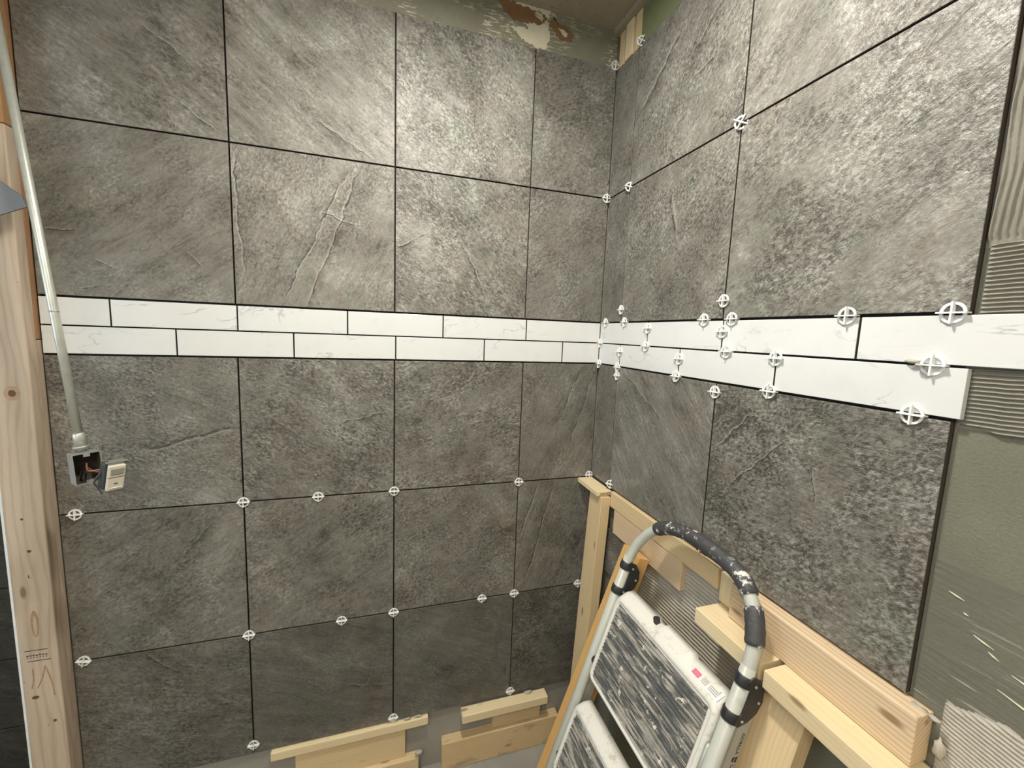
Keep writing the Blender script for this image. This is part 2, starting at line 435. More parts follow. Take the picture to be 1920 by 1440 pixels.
tag(link('trim_1', bm_mesh('trim_1', (lambda b: (add_box(b, (-0.018, YB, 1.014), (BK, 0.011, CEIL_Z)), b)[1])(bmesh.new())), M['ceiling']),
    'narrow trim strip along the ceiling over the right wall', kind='structure')
# tile adhesive under the tiled areas, darkened to paint the shade deep in the joints
for nm, par, lo, hi in (('joint_layer', wall_back, (-1.681, .0095, -1.513), (0, BK, .905)),
                        ('joint_layer', wall_right, (.0095, -1.060, -.606), (BK, .0, .893))):
    b = bmesh.new(); add_box(b, lo, hi)
    link(nm, bm_mesh(nm, b), M['mortar_shaded'], par)

# ------------------------------------------------------------------ tiles
RB = Matrix.Rotation(-math.pi / 2, 4, 'Z')                # local x -> world -y, local -y (front) -> world -x
def wallA(u, z, d=0.0): return Matrix.Translation((u, -d, z))
def wallB(u, z, d=0.0): return Matrix.Translation((-d, -u, z)) @ RB      # u = distance from the corner
TH, J = 0.0095, 0.0044
tile_meshes = {}
def tile_mesh(w, h, body, bev):
    key = (round(w, 4), round(h, 4), body)
    if key not in tile_meshes:
        bm = bmesh.new(); add_box(bm, (-w / 2, 0, -h / 2), (w / 2, TH, h / 2))
        ed = [e for e in bm.edges if all(abs(v.co.y) < 1e-6 for v in e.verts)]
        bmesh.ops.bevel(bm, geom=ed, offset=bev, segments=2, affect='EDGES', profile=0.5)
        bmesh.ops.recalc_face_normals(bm, faces=bm.faces)
        for f in bm.faces:
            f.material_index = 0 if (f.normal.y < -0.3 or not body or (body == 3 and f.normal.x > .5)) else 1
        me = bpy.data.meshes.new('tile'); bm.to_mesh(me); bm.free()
        me.materials.append(None); me.materials.append(M['tile_body'] if body == 1 else M['edge_shade'])
        tile_meshes[key] = me
    return tile_meshes[key]
def tile(parent, name, mtx, w, h, mat, body=1, bev=0.0012):
    me = tile_mesh(w, h, body, bev)
    o = bpy.data.objects.new(name, me); COL.objects.link(o)
    o.matrix_world = mtx
    o.parent = parent; o.matrix_parent_inverse = parent.matrix_basis.inverted()
    o.material_slots[0].link = 'OBJECT'; o.material_slots[0].material = mat
    return o
V = [-1.6810, -1.2237, -0.7667, -0.3097, -0.0015]
H = {1: (0.4563, 0.9060), 2: (0.0, 0.4563), 3: (-0.6146, -0.1583), 4: (-1.0710, -0.6146), 5: (-1.5150, -1.0710)}
CR = {
 'A1r1': [(0.038, 0.037, 0.126, -0.023), (0.082, -0.17, 0.099, -0.211), (0.108, -0.136, 0.199, -0.208)],
 'A2r1': [(-0.01, -0.114, 0.162, -0.223)],
 'A1r2': [(-0.101, -0.129, -0.048, -0.151), (-0.142, -0.207, -0.096, -0.194), (-0.199, -0.064, -0.136, -0.049), (0.113, -0.083, 0.148, -0.125)],
 'A2r2': [(0.084, 0.208, -0.098, -0.207), (-0.041, -0.236, 0.131, 0.215), (0.007, 0.06, 0.13, 0.034), (-0.200, -0.13, -0.218, 0.22)],
 'A3r2': [(-0.017, 0.016, 0.067, -0.138), (-0.226, -0.03, -0.128, 0.031)],
 'B1r1': [(-0.188, 0.001, -0.01, 0.145, .0065), (0.047, -0.021, 0.123, -0.018, .004), (0.02, 0.03, 0.19, 0.16, .003)],
 'B1r2': [(-0.008, 0.138, 0.026, 0.018, .006)],
 'A1r3': [(0.223, 0.018, -0.03, -0.051, .0050)],
 'A2r3': [(0.06, 0.015, 0.212, 0.056)],
 'A4r3': [(0.087, 0.21, -0.017, -0.018), (0.141, 0.19, 0.034, -0.126)],
 'B1r3': [(-0.187, 0.209, 0.033, 0.086)],
 'B2r3': [(-0.204, 0.059, -0.114, 0.166), (-0.167, -0.032, -0.024, 0.128), (0.032, 0.089, 0.047, 0.018)],
 'A1r4': [(0.092, 0.104, 0.144, 0.168)],
 'A4r4': [(-0.005, 0.224, -0.109, -0.174), (-0.072, 0.218, -0.14, 0.019)],
 'A2r5': [(0.153, 0.011, 0.135, -0.042), (0.068, -0.039, 0.224, -0.07), (0.053, 0.218, 0.141, 0.171)],
 'A3r5': [(0.21, -0.081, 0.201, -0.126), (0.062, 0.144, 0.137, 0.119)],
 'A1r5': [(-0.056, 0.216, 0.023, 0.134)],
}
# per tile: grain angle, speckle, streaks, tone, warmth
SL = {
 'A1r1': (32, .25, .75, 0.98, .6), 'A2r1': (38, .2, .8, 1.16, .35), 'A3r1': (40, .85, .35, 1.12, .5), 'A4r1': (-30, .6, .2, 0.95, .9),
 'A1r2': (-38, .15, .55, 0.98, .5), 'A2r2': (-62, .35, .35, 1.20, .5), 'A3r2': (40, .85, .35, 1.10, .8), 'A4r2': (-35, .55, .2, 0.95, .9),
 'A1r3': (25, .85, .4, .92, .3), 'A2r3': (28, .95, .4, .92, .6), 'A3r3': (-20, .95, .35, .92, .6), 'A4r3': (-60, .35, .5, .90, .9),
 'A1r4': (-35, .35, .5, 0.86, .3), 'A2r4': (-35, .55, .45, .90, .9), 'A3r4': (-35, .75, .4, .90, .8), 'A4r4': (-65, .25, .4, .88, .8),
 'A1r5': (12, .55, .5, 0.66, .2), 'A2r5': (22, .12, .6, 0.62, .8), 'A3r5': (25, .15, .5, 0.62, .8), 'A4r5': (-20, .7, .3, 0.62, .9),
 'B0r1': (-50, .45, .3, .92, .7), 'B1r1': (-48, .85, .55, 1.05, .4), 'B2r1': (-40, .5, .5, 1.12, .3),
 'B0r2': (-50, .4, .3, .92, .8), 'B1r2': (-42, .95, .4, 1.0, .6), 'B2r2': (-30, .7, .45, 1.08, .4),
 'B0r3': (-60, .25, .3, .95, .9), 'B1r3': (48, .15, .75, 1.0, .4), 'B2r3': (-35, .95, .25, .98, .5),
}
k = 0
for r, (z0, z1) in H.items():
    for c in range(4):
        key = 'A%dr%d' % (c + 1, r)
        w = V[c + 1] - V[c] - (J if c < 3 else J / 2)
        uc = (V[c] + V[c + 1]) / 2 - (0 if c < 3 else J / 4) + (J / 4 if c == 3 else 0)
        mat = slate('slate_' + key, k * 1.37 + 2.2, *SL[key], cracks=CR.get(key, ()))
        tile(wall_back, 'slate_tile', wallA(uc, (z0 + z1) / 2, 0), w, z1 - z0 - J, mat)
        k += 1
UB = [0.004, 0.1376, 0.6039, 1.0620]
HB = {1: (0.4563, 0.8950), 2: (0.0, 0.4563), 3: (-0.6080, -0.1583)}
for r, (z0, z1) in HB.items():
    for c in range(3):
        key = 'B%dr%d' % (c, r)
        jj = J if c else 0.0016
        mat = slate('slate_' + key, k * 1.37 + 2.2, *SL[key], cracks=CR.get(key, ()), fibre=0.55 if key == 'B2r3' else 0.0)
        w = UB[c + 1] - UB[c] - (J if c else .0022)
        if key == 'B2r1':
            tile(wall_right, 'slate_tile', wallB((UB[2] + UB[3]) / 2, (z0 + z1) / 2), w, z1 - z0 - J, mat)
        else:
            tile(wall_right, 'slate_tile', wallB((UB[c] + UB[c + 1]) / 2, (z0 + z1) / 2), w, z1 - z0 - J, mat)
        k += 1
JB = 0.0040
def band(parent, fn, edges, z0, z1, off=0.0):
    for a, b in zip(edges[:-1], edges[1:]):
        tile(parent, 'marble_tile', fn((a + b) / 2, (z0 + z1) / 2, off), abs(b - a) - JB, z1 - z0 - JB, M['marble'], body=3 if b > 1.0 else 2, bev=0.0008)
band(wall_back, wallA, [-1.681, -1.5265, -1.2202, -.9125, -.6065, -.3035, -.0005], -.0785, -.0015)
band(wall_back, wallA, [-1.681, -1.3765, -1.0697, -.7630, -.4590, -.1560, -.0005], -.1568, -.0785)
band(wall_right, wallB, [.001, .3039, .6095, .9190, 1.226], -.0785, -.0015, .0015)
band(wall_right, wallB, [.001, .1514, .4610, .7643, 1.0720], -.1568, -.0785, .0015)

tile(wall_right, 'slate_tile', wallB(.205, -.846), .21, .168, slate('slate_low', 77.3, -30, .5, .4, .9, .7))
# ------------------------------------------------------------------ mortar relief on the walls
def relief(name, parent, mat, ys, zs, fn, smooth=True):
    verts = []; faces = []
    ny, nz = len(ys), len(zs)
    for y in ys:
        for z in zs:
            verts.append((BK - fn(y, z), y, z))
    for i in range(ny - 1):
        for j in range(nz - 1):
            a = i * nz + j
            faces.append((a, a + 1, a + nz + 1, a + nz))
    o = link(name, mesh_from(name, verts, faces, smooth), mat, parent)
    o['kind'] = 'stuff'
    return o
def lin(a, b, n): return [a + (b - a) * i / (n - 1) for i in range(n)]
rng = random.Random(5)
def wob(t, s=1.0, seed=0.0):
    return (math.sin(t * 23.1 * s + seed) + .6 * math.sin(t * 57.7 * s + 1.3 + seed * 2) + .35 * math.sin(t * 131 * s + 2.1 + seed * 3)) / 1.95
def edge_fade(v, a, b, w=0.006):
    return max(0.0, min(1.0, (v - a) / w)) * max(0.0, min(1.0, (b - v) / w))
def ridge(ph, sharp=1.6):
    return (0.5 + 0.5 * math.sin(ph * 2 * math.pi)) ** sharp
PR = 0.0062
# horizontal comb marks beside the white band
relief('comb_ridges', wall_right, M['mortar_comb'], lin(-1.066, -1.32, 50), lin(-.168, .094, 330),
       lambda y, z: .0004 + .0056 * edge_fade(z, -.166 + .010 * wob(y, .8), .092 + .006 * wob(y, 1.2), .004) *
       min(1, max(0, (-y - 1.066) / .006)) * (.25 + .75 * ridge((z + .0022 * wob(y, .7) + .0009 * wob(y, 2.6, 2)) / PR)))
# vertical comb marks above
relief('comb_ridges', wall_right, M['mortar_comb'], lin(-1.058, -1.30, 260), lin(.090, .62, 60),
       lambda y, z: .0003 + .0075 * edge_fade(z, .092 + .012 * wob(y, .9), .60, .01) * edge_fade(y, -1.29, -1.060, .004) *
       (.30 + .70 * ridge((y - .0045 * wob(z, .35) + .0012 * wob(z, 1.7) + .02 * z) / .0082, 2.2)) * (.85 + .15 * wob(z + y * 3, 1.3)))
# comb marks behind the lumber at the lower right wall
relief('comb_ridges', wall_right, M['mortar'], lin(-.175, -.885, 240), lin(-.613, -1.09, 420),
       lambda y, z: .0003 + .0050 * edge_fade(z, -1.085, -.618, .006) *
       (.25 + .75 * ridge((z + .10 * (y + .5) + .012 * math.sin(y * 9 + z * 5) + .0012 * wob(y, 1.5, 1)) / .0108)) *
       (.62 + .38 * wob(y * .6 + z * .5, .6)))
# lower right: thin scraped lines and a coarse combed patch
relief('scraped_mortar', wall_right, M['mortar_scraped'], lin(-1.064, -1.40, 40), lin(-.375, -.60, 150),
       lambda y, z: .0003 + .0006 * (.5 + .5 * wob(y * .9 + z * 1.7, .8)) * edge_fade(z, -.60, -.375 + .018 * wob(y, .5), .012) *
       (.35 + .65 * ridge((z - .06 * (y + 1.1) + .0012 * wob(y, 1.1)) / .0093 + .35 * wob(z, 2.4))))
relief('comb_ridges', wall_right, M['mortar'], lin(-1.102, -1.45, 60), lin(-.560, -.95, 300),
       lambda y, z: .0004 + .0038 * min(1, max(0, (-.575 - .30 * (y + 1.14) + .012 * wob(y, 1.4) - z) / .006)) * min(1, max(0, (-y - 1.102) / .008)) *
       (.30 + .70 * ridge((z - .12 * (y + 1.1) + .0010 * wob(y, 1.2, 3)) / .0066)))
# squeezed-out crumbs of mortar
def blob(name, parent, c, s, seed, mat=None, squash=(1, 1, 1)):
    r = random.Random(seed)
    bm = bmesh.new(); bmesh.ops.create_icosphere(bm, subdivisions=2, radius=s)
    for v in bm.verts:
        v.co *= .7 + .6 * r.random()
        v.co = Vector((v.co.x * squash[0], v.co.y * squash[1], v.co.z * squash[2])) + Vector(c)
    return link(name, bm_mesh(name, bm, True), mat or M['mortar'], parent)
blob('mortar_crumb', wall_right, (-.004, -1.006, -.0745), .006, 3, squash=(.9, 1.7, .55))
blob('mortar_crumb', wall_right, (-.010, -1.017, -.080), .004, 4, squash=(.9, 1.7, .5))
blob('mortar_crumb', wall_right, (-.003, -1.079, -.613), .007, 8, squash=(1, 1.9, .5))
blob('mortar_crumb', wall_right, (-.002, -1.100, -.612), .005, 9, squash=(1, 1.8, .6))
blob('mortar_crumb', wall_right, (.002, -1.108, -.655), .010, 10, squash=(.7, .7, 1.6))
blob('mortar_crumb', wall_back, (-.715, -.006, -1.510), .006, 11, squash=(2.4, .8, .5))
blob('mortar_crumb', wall_back, (-.675, -.007, -1.508), .005, 12, squash=(2.6, .8, .6))
blob('mortar_crumb', wall_back, (-.235, -.010, -1.512), .008, 13, squash=(2.0, .9, .4))
blob('mortar_crumb', wall_back, (-.672, -.022, -1.650), .010, 14, squash=(1.5, .8, .9))
for (y, z, L, sl) in ((-1.085, -.415, .018, -.25), (-1.104, -.437, .006, -.3), (-1.118, -.462, .022, -.30), (-1.150, -.520, .05, -.22), (-1.135, -.475, .012, -.5), (-1.16, -.49, .03, -.2)):
    link('mortar_drip', tube_mesh('mortar_drip', [(BK - .0006, y, z), (BK - .0012, y - L / 2, z + sl * L / 2), (BK - .0006, y - L, z + sl * L)], .0012, 6, radii=[.0006, .0014, .0006]), M['cream_plaster'], wall_right)
# smeared strip above the top row, with torn paper
b = bmesh.new(); add_box(b, (-1.681, .0065, .906), (.0, BK + .001, CEIL_Z))
link('smeared_strip', bm_mesh('smeared_strip', b), M['mortar_top'], wall_back)
def patch(name, parent, pts, y0, th, mat, seed, jag=0.009, sub=9):
    r = random.Random(seed)
    out = []
    for i, p in enumerate(pts):
        q = pts[(i + 1) % len(pts)]
        for k in range(sub):
            t = k / sub
            out.append((p[0] + (q[0] - p[0]) * t + (r.random() - .5) * jag, p[1] + (q[1] - p[1]) * t + (r.random() - .5) * jag))
    n = len(out)
    verts = [(x, y0 - th, z) for x, z in out] + [(x, y0, z) for x, z in out]
    faces = [tuple(range(n))] + [(i, i + n, (i + 1) % n + n, (i + 1) % n) for i in range(n)]
    bm = bmesh.new(); vs = [bm.verts.new(v) for v in verts]
    for f in faces: bm.faces.new([vs[i] for i in f])
    return link(name, bm_mesh(name, bm), mat, parent)
patch('plaster_patch', wall_back, [(-.46, 1.031), (-.37, .985), (-.335, .962), (-.40, .955), (-.36, .925), (-.315, .908), (-.272, .912), (-.262, .95), (-.268, 1.00), (-.262, 1.031)], .0065, .0012, M['cream_plaster'], 21)
patch('torn_paper', wall_back, [(-.445, 1.028), (-.43, .995), (-.395, .975), (-.345, .975), (-.292, .985), (-.275, 1.005), (-.30, 1.022), (-.36, 1.024), (-.40, 1.031)], .0053, .0008, M['paper'], 22)
patch('torn_paper', wall_back, [(-.255, 1.015), (-.262, .99), (-.225, .955), (-.185, .955), (-.172, .975), (-.195, .992), (-.23, 1.0)], .0053, .0008, M['paper'], 23)
patch('plaster_flake', wall_back, [(-.325, 1.012), (-.295, .992), (-.285, 1.004), (-.305, 1.018)], .0045, .0012, M['cream_plaster'], 24, .006, 6)
patch('plaster_flake', wall_back, [(-.232, .985), (-.205, .962), (-.195, .978), (-.215, .985)], .0045, .0012, M['cream_plaster'], 25, .006, 6)
# green board, right wall above the tiles
b = bmesh.new(); add_box(b, (.004, -1.6, .897), (BK + .001, -.142, 1.014))
link('green_board', bm_mesh('green_board', b), M['green_board'], wall_right)

# ------------------------------------------------------------------ boards
def board(name, label, cat, p0, p1, width_dir, width, thick, mat, group=None, parent=None, bevel=.0018, kind=None):
    """p0->p1 centre line of the board; width_dir = direction of its wide side"""
    p0, p1 = Vector(p0), Vector(p1)
    x = (p1 - p0); L = x.length; x.normalize()
    y = Vector(width_dir); y = (y - x * y.dot(x)).normalized()
    z = x.cross(y)
    m = Matrix((x, y, z)).transposed().to_4x4(); m.translation = (p0 + p1) / 2
    o = link(name, box_mesh(name, L, width, thick, bevel), mat, parent, m)
    if label: tag(o, label, cat, group)
    return o
def board_box(name, label, cat, lo, hi, mat, axis='y', **kw):
    c = [(a + b) / 2 for a, b in zip(lo, hi)]; d = [b - a for a, b in zip(lo, hi)]
    if axis == 'y':
        p0, p1, wd, w, t = (c[0], hi[1], c[2]), (c[0], lo[1], c[2]), (0, 0, 1), d[2], d[0]
    elif axis == 'x':
        p0, p1, wd, w, t = (lo[0], c[1], c[2]), (hi[0], c[1], c[2]), (0, 0, 1), d[2], d[1]
    else:
        p0, p1, wd, w, t = (c[0], c[1], lo[2]), (c[0], c[1], hi[2]), (1, 0, 0), d[0], d[1]
    return board(name, label, cat, p0, p1, wd, w, t, mat, **kw)
G1 = 'lumber propping up the right wall tiles'
board_box('ledger_board', 'thin pale board under the slate tiles, running out from the corner', 'board', (-.010, -.680, -.668), (BK - .001, -.168, -.612), M['pine'], group=G1)
board_box('ledger_board', 'grained board directly below the thin pale ledger board behind the handle', 'board', (-.008, -.552, -.757), (BK - .001, -.195, -.669), M['fir'], group=G1)
board_box('ledger_board', 'thick striped plank on edge carrying the last slate tile', 'board', (-.029, -1.093, -.6955), (BK - .001, -.739, -.611), M['fir'], group=G1, bevel=.002)
board_box('ledger_board', 'flat pale plank sticking out left of the striped plank', 'board', (-.080, -.872, -.7335), (.010, -.691, -.6965), M['pine_pale'], group=G1)
board_box('ledger_board', 'flat pale plank under the striped plank at the lower right edge', 'board', (-.083, -1.30, -.7345), (.006, -.884, -.6965), M['pine_pale'], group=G1)
board_box('spacer_block', 'short pale upright wood strip between thin ledger and striped plank', 'wood block', (-.004, -.735, -.695), (BK - .001, -.683, -.618), M['pine_pale'], axis='z', group=G1)
# small plate and its post in the corner
pl9 = board_box('corner_plate', 'small flat wood plate with black stamp, set in the corner under the tile strip', 'wood plate', (-.060, -.158, -.632), (.0, -.001, -.6145), M['pine_pale'])
post_k = .045
pa = Vector((-.027, -.124, -.634)); pb = Vector((-.027 - post_k * 1.118, -.124, FLOOR_Z + .001))
board('corner_post', 'upright yellow pine post standing in the corner under the stamped plate', 'post', pa, pb, (0, 1, 0), .088, .038, M['pine'])
# leaning braces
def brace(name, label, y0, y1, x0, z0, k, ztop, mat, th=.038):
    n = Vector((-1, 0, k)).normalized(); d = Vector((-k, 0, -1)).normalized()
    yc = (y0 + y1) / 2
    top = Vector((x0 + k * (ztop - z0), yc, ztop)) - n * (th / 2)
    L = (ztop - FLOOR_Z) * math.sqrt(1 + k * k) - .012
    return board(name, label, 'brace', top, top + d * L, (0, 1, 0), abs(y1 - y0), th, mat, group='leaning braces under the ledger')
brace('brace', 'orange pine brace leaning behind the left rail of the step stool', -.335, -.424, -.055, -.73, .36, -.722, M['pine_orange'])
brace('brace', 'pine brace leaning under the flat plank, right of the step stool', -.860, -.952, -.045, -.74, .30, -.737, M['pine'])
# scraps under the left wall
G2 = 'scraps of wood under the left wall tiles'
board_box('support_strip', 'long narrow pine strip under the slate tiles, left of the gap', 'wood strip', (-1.172, -.014, -1.549), (-.638, BK - .001, -1.5165), M['pine_pale'], axis='x', group=G2, bevel=.003)
board_box('support_block', 'pine board below the long narrow strip', 'board', (-1.098, -.004, -1.672), (-.722, BK - .001, -1.550), M['pine'], axis='x', group=G2)
board_box('support_block', 'lowest pine board on the floor below the long strip', 'board', (-1.20, -.022, FLOOR_Z + .001), (-.673, BK - .001, -1.673), M['pine'], axis='x', group=G2)
board_box('support_strip', 'short thick pine strip under the slate tiles, right of the gap', 'wood strip', (-.512, -.047, -1.551), (-.160, -.004, -1.5165), M['pine_pale'], axis='x', group=G2, bevel=.003)
board_box('support_block', 'shaded wood block below the short thick strip', 'wood block', (-.380, -.012, -1.636), (-.176, BK - .001, -1.552), M['pine'], axis='x', group=G2)
board_box('support_block', 'mortar-stained wide plank on the floor against the left wall', 'board', (-.585, -.028, FLOOR_Z + .001), (-.10, BK - .001, -1.637), M['pine_stained'], axis='x', group=G2)

# ------------------------------------------------------------------ text
def text_mesh(s, size):
    cu = bpy.data.curves.new('txt', 'FONT'); cu.body = s; cu.size = size; cu.extrude = 0.0002
    cu.align_x = 'CENTER'; cu.align_y = 'CENTER'; cu.resolution_u = 3
    o = bpy.data.objects.new('txt', cu); COL.objects.link(o)
    bpy.context.view_layer.update()
    dg = bpy.context.evaluated_depsgraph_get()
    me = bpy.data.meshes.new_from_object(o.evaluated_get(dg))
    bpy.data.objects.remove(o); me.materials.clear()
    return me
def frame(origin, xdir, ydir):
    x = Vector(xdir).normalized(); y = Vector(ydir); y = (y - x * y.dot(x)).normalized(); z = x.cross(y)
    m = Matrix((x, y, z)).transposed().to_4x4(); m.translation = origin
    return m
# stamp on the corner plate's end, upside down
link('stamp', text_mesh('ZOHNV', .0145), M['ink'], pl9, frame((-.023, -.1584, -.6235), (-1, 0, 0), (0, 0, -1)))

# ------------------------------------------------------------------ the stud at the left edge
stud = empty('wall_stud', (-1.728, -.005, FLOOR_Z))
tag(stud, 'rough spruce stud at the left edge with knots and a pencil mark', 'stud')
board_box('stud_body', None, None, (-1.768, -.046, FLOOR_Z + .001), (-1.683, -.012, .405), M['stud'], axis='z', parent=stud, bevel=.003)
board_box('header_piece', None, None, (-1.768, -.046, .406), (-1.683, -.012, CEIL_Z - .001), M['stud_orange'], axis='z', parent=stud, bevel=.003)['label'] = 'dark orange upper length'
board_box('edge_strip', None, None, (-1.72, -.0118, -.118), (-1.6835, .0115, CEIL_Z - .001), M['stud_brown'], axis='z', parent=stud)['label'] = 'reddish brown strip'
board_box('edge_strip', None, None, (-1.72, -.0118, FLOOR_Z + .001), (-1.6835, .0115, -.120), M['stud'], axis='z', parent=stud)
link('pencil_mark', text_mesh('L', .013), M['ink'], stud, frame((-1.7275, -.0464, -.765), (1, 0, 0), (0, 0, 1)))
bmk = bmesh.new()
rr = random.Random(9)
for zz, x0, x1 in ((-.985, -1.755, -1.705), (-1.017, -1.75, -1.70)):
    add_box(bmk, (x0, -.0465, zz), (x1, -.0462, zz + .0018))
for i in range(7):
    x = -1.752 + i * .0068; z = -1.000 - .002 * rr.random()
    add_box(bmk, (x, -.0465, z), (x + .0042, -.0462, z + .0035)); add_box(bmk, (x + .001, -.0465, z - .006), (x + .0035, -.0462, z - .0035))
link('grade_stamp', bm_mesh('grade_stamp', bmk), M['ink'], stud)
# knots proud of the face
def disc(name, parent, c, rx, rz, mat, y=-.0464, seg=18):
    vs = [(c[0] + rx * math.cos(t * 2 * math.pi / seg), y, c[1] + rz * math.sin(t * 2 * math.pi / seg)) for t in range(seg)]
    bm = bmesh.new(); f = bm.faces.new([bm.verts.new(v) for v in vs])
    r = bmesh.ops.extrude_face_region(bm, geom=[f]); 
    for e in r['geom']:
        if isinstance(e, bmesh.types.BMVert): e.co.y += .0008
    return link(name, bm_mesh(name, bm), mat, parent)
M['knot'] = plain('knot_wood', (0.12, 0.055, 0.025), 0.7, var=0.4, scale=120)
M['knot_pale'] = plain('knot_halo', (0.40, 0.275, 0.165), 0.7, var=0.2, scale=90)
for (x, z, a, bq) in ((-1.722, -.258, .0075, .009), (-1.722, -.692, .0045, .004), (-1.742, -1.128, .008, .005), (-1.705, -1.21, .004, .004), (-1.73, -.60, .003, .003)):
    disc('knot', stud, (x, z), a, bq, M['knot'], -.0467)
M['resin'] = plain('resin_streak', (0.36, 0.22, 0.125), 0.6, var=0.3, scale=120)
M['stud_face'] = plain('pale_stud_face', (0.47, 0.37, 0.27), 0.6, var=0.1, scale=60)
disc('resin_streak', stud, (-1.7265, -.905), .0085, .040, M['resin'], -.0463)
disc('resin_streak', stud, (-1.7260, -.912), .0045, .030, M['stud_face'], -.0466)
for (ax, az, bx, bz) in ((-1.715, -1.035, -1.735, -1.10), (-1.714, -1.035, -1.700, -1.13), (-1.742, -1.04, -1.748, -1.10)):
    link('resin_streak', tube_mesh('resin_streak', catmull([(ax, -.0458, az), ((ax + bx) / 2 + .003, -.0456, (az + bz) / 2), (bx, -.0452, bz)]), .0016, 8, radii=None), M['resin'], stud)
disc('knot_ring', stud, (-1.722, -.258), .017, .019, M['knot_pale'], -.0463)
wb = link('board_edge', bm_mesh('board_edge', (lambda b: (add_box(b, (-1.783, -.030, FLOOR_Z + .001), (-1.7715, .06, CEIL_Z - .001)), b)[1])(bmesh.new())), M['drywall_edge'])
tag(wb, 'white wallboard edge left of the stud', 'board')
# metal plate corner and wire loop by the conduit
pm = bmesh.new()
pv = [(-1.80, -.098, .36), (-1.627, -.104, .226), (-1.621, -.104, .202), (-1.80, -.098, .118)]
f = pm.faces.new([pm.verts.new(v) for v in pv])
r_ = bmesh.ops.extrude_face_region(pm, geom=[f])
for e in r_['geom']:
    if isinstance(e, bmesh.types.BMVert): e.co += Vector((0, .004, 0))
tag(link('metal_plate', bm_mesh('metal_plate', pm), M['plate']), 'grey metal plate with a pointed corner in front of the stud', 'plate')
tag(link('red_wire', tube_mesh('red_wire', catmull([(-1.76, -.055, .50), (-1.715, -.055, .49), (-1.700, -.055, .44), (-1.706, -.055, .40), (-1.725, -.055, .355), (-1.76, -.052, .33)]), .0022, 8), M['red']), 'red wire loop on the stud above the metal plate', 'wire')
tag(link('red_wire', tube_mesh('red_wire', catmull([(-1.77, -.052, .175), (-1.738, -.055, .155), (-1.730, -.052, .145)]), .0035, 8), M['red']), 'short red wire end below the metal plate', 'wire')

# ------------------------------------------------------------------ conduit, box and sensor switch
cb, ct = Vector((-1.527, -.160, -.372)), Vector((-1.628, -.120, .563))
cdir = (ct - cb).normalized()
ctop = cb + cdir * ((CEIL_Z - .004 - cb.z) / cdir.z)
cond = empty('conduit', cb)
tag(cond, 'slanting galvanised steel conduit pipe in front of the left wall', 'pipe')
link('pipe', tube_mesh('pipe', [cb + cdir * .02, cb + cdir * .33, ctop], .0089, 20), M['galv'], cond)
link('coupling', tube_mesh('coupling', [cb - cdir * .004, cb + cdir * .026, cb + cdir * .030], .0120, 20, radii=[.0122, .0115, .0098]), M['galv'], cond)
link('locknut', tube_mesh('locknut', [cb - cdir * .009, cb - cdir * .003], .0165, 8), M['galv_box'], cond)
link('seam', tube_mesh('seam', [cb + cdir * .328, cb + cdir * .332], .0092, 20), M['galv_box'], cond)
BW, BH, BD, BT = .051, .076, .044, .0016
mb = Matrix.Translation((-1.500, -.188, -.425)) @ Euler((-.067, -.028, .713)).to_matrix().to_4x4()
jb = empty('junction_box', mb.translation)
tag(jb, 'open steel junction box hanging from the conduit', 'electrical box')
def part_box(name, lo, hi, mtx, mat, parent, bev=0.0):
    bm = bmesh.new(); add_box(bm, lo, hi)
    if bev: bmesh.ops.bevel(bm, geom=list(bm.edges), offset=bev, segments=2, affect='EDGES', profile=.5)
    return link(name, bm_mesh(name, bm), mat, parent, mtx)
part_box('back', (-BW / 2, BD - BT, -BH / 2), (BW / 2, BD, BH / 2), mb, M['galv_box'], jb)
for s in (-1, 1):
    part_box('side', (s * BW / 2 - (BT if s > 0 else 0), 0, -BH / 2), (s * BW / 2 + (BT if s < 0 else 0), BD - BT, BH / 2), mb, M['galv_box'], jb)
    part_box('end', (-BW / 2 + BT, 0, s * BH / 2 - (BT if s > 0 else 0)), (BW / 2 - BT, BD - BT, s * BH / 2 + (BT if s < 0 else 0)), mb, M['galv_box'], jb)
    part_box('ear', (-.006, -.001, s * BH / 2 - (.009 if s > 0 else 0)), (.006, .0006, s * BH / 2 + (.009 if s < 0 else 0)), mb, M['galv_box'], jb)
M['box_shade'] = plain('brown_box_shade', (0.055, 0.042, 0.033), 0.8, var=0.4, scale=80)  # shade inside the open box, painted on thin added sheets
e_ = .0022
for lo, hi in (((-BW / 2 + BT, BD - BT - .001, -BH / 2 + BT), (BW / 2 - BT, BD - BT, BH / 2 - BT)), ((-BW / 2 + BT, .003, -BH / 2 + BT), (-BW / 2 + e_, BD - BT, BH / 2 - BT)),
               ((BW / 2 - e_, .003, -BH / 2 + BT), (BW / 2 - BT, BD - BT, BH / 2 - BT)), ((-BW / 2 + e_, .003, -BH / 2 + BT), (BW / 2 - e_, BD - BT, -BH / 2 + e_)), ((-BW / 2 + e_, .003, BH / 2 - e_), (BW / 2 - e_, BD - BT, BH / 2 - BT))):
    part_box('inside_shade', lo, hi, mb, M['box_shade'], jb)
ms = Matrix.Translation((-1.424, -.230, -.441)) @ Euler((.242, .053, .844)).to_matrix().to_4x4()
sw = empty('sensor_switch', ms.translation)
tag(sw, 'cream motion sensor wall switch dangling by its wires from the open box', 'switch')
part_box('face', (-.0165, 0, -.033), (.0165, .010, .033), ms, M['cream'], sw, .0025)
part_box('sensor_lens', (-.0125, -.0018, .010), (.0125, .002, .026), ms, M['lens'], sw, .0015)
part_box('groove', (-.0165, -.0006, .0025), (.0165, .001, .0035), ms, M['dark_plastic'], sw)
part_box('button_slot', (-.0035, -.0006, -.0155), (.0035, .001, -.0130), ms, M['dark_plastic'], sw)
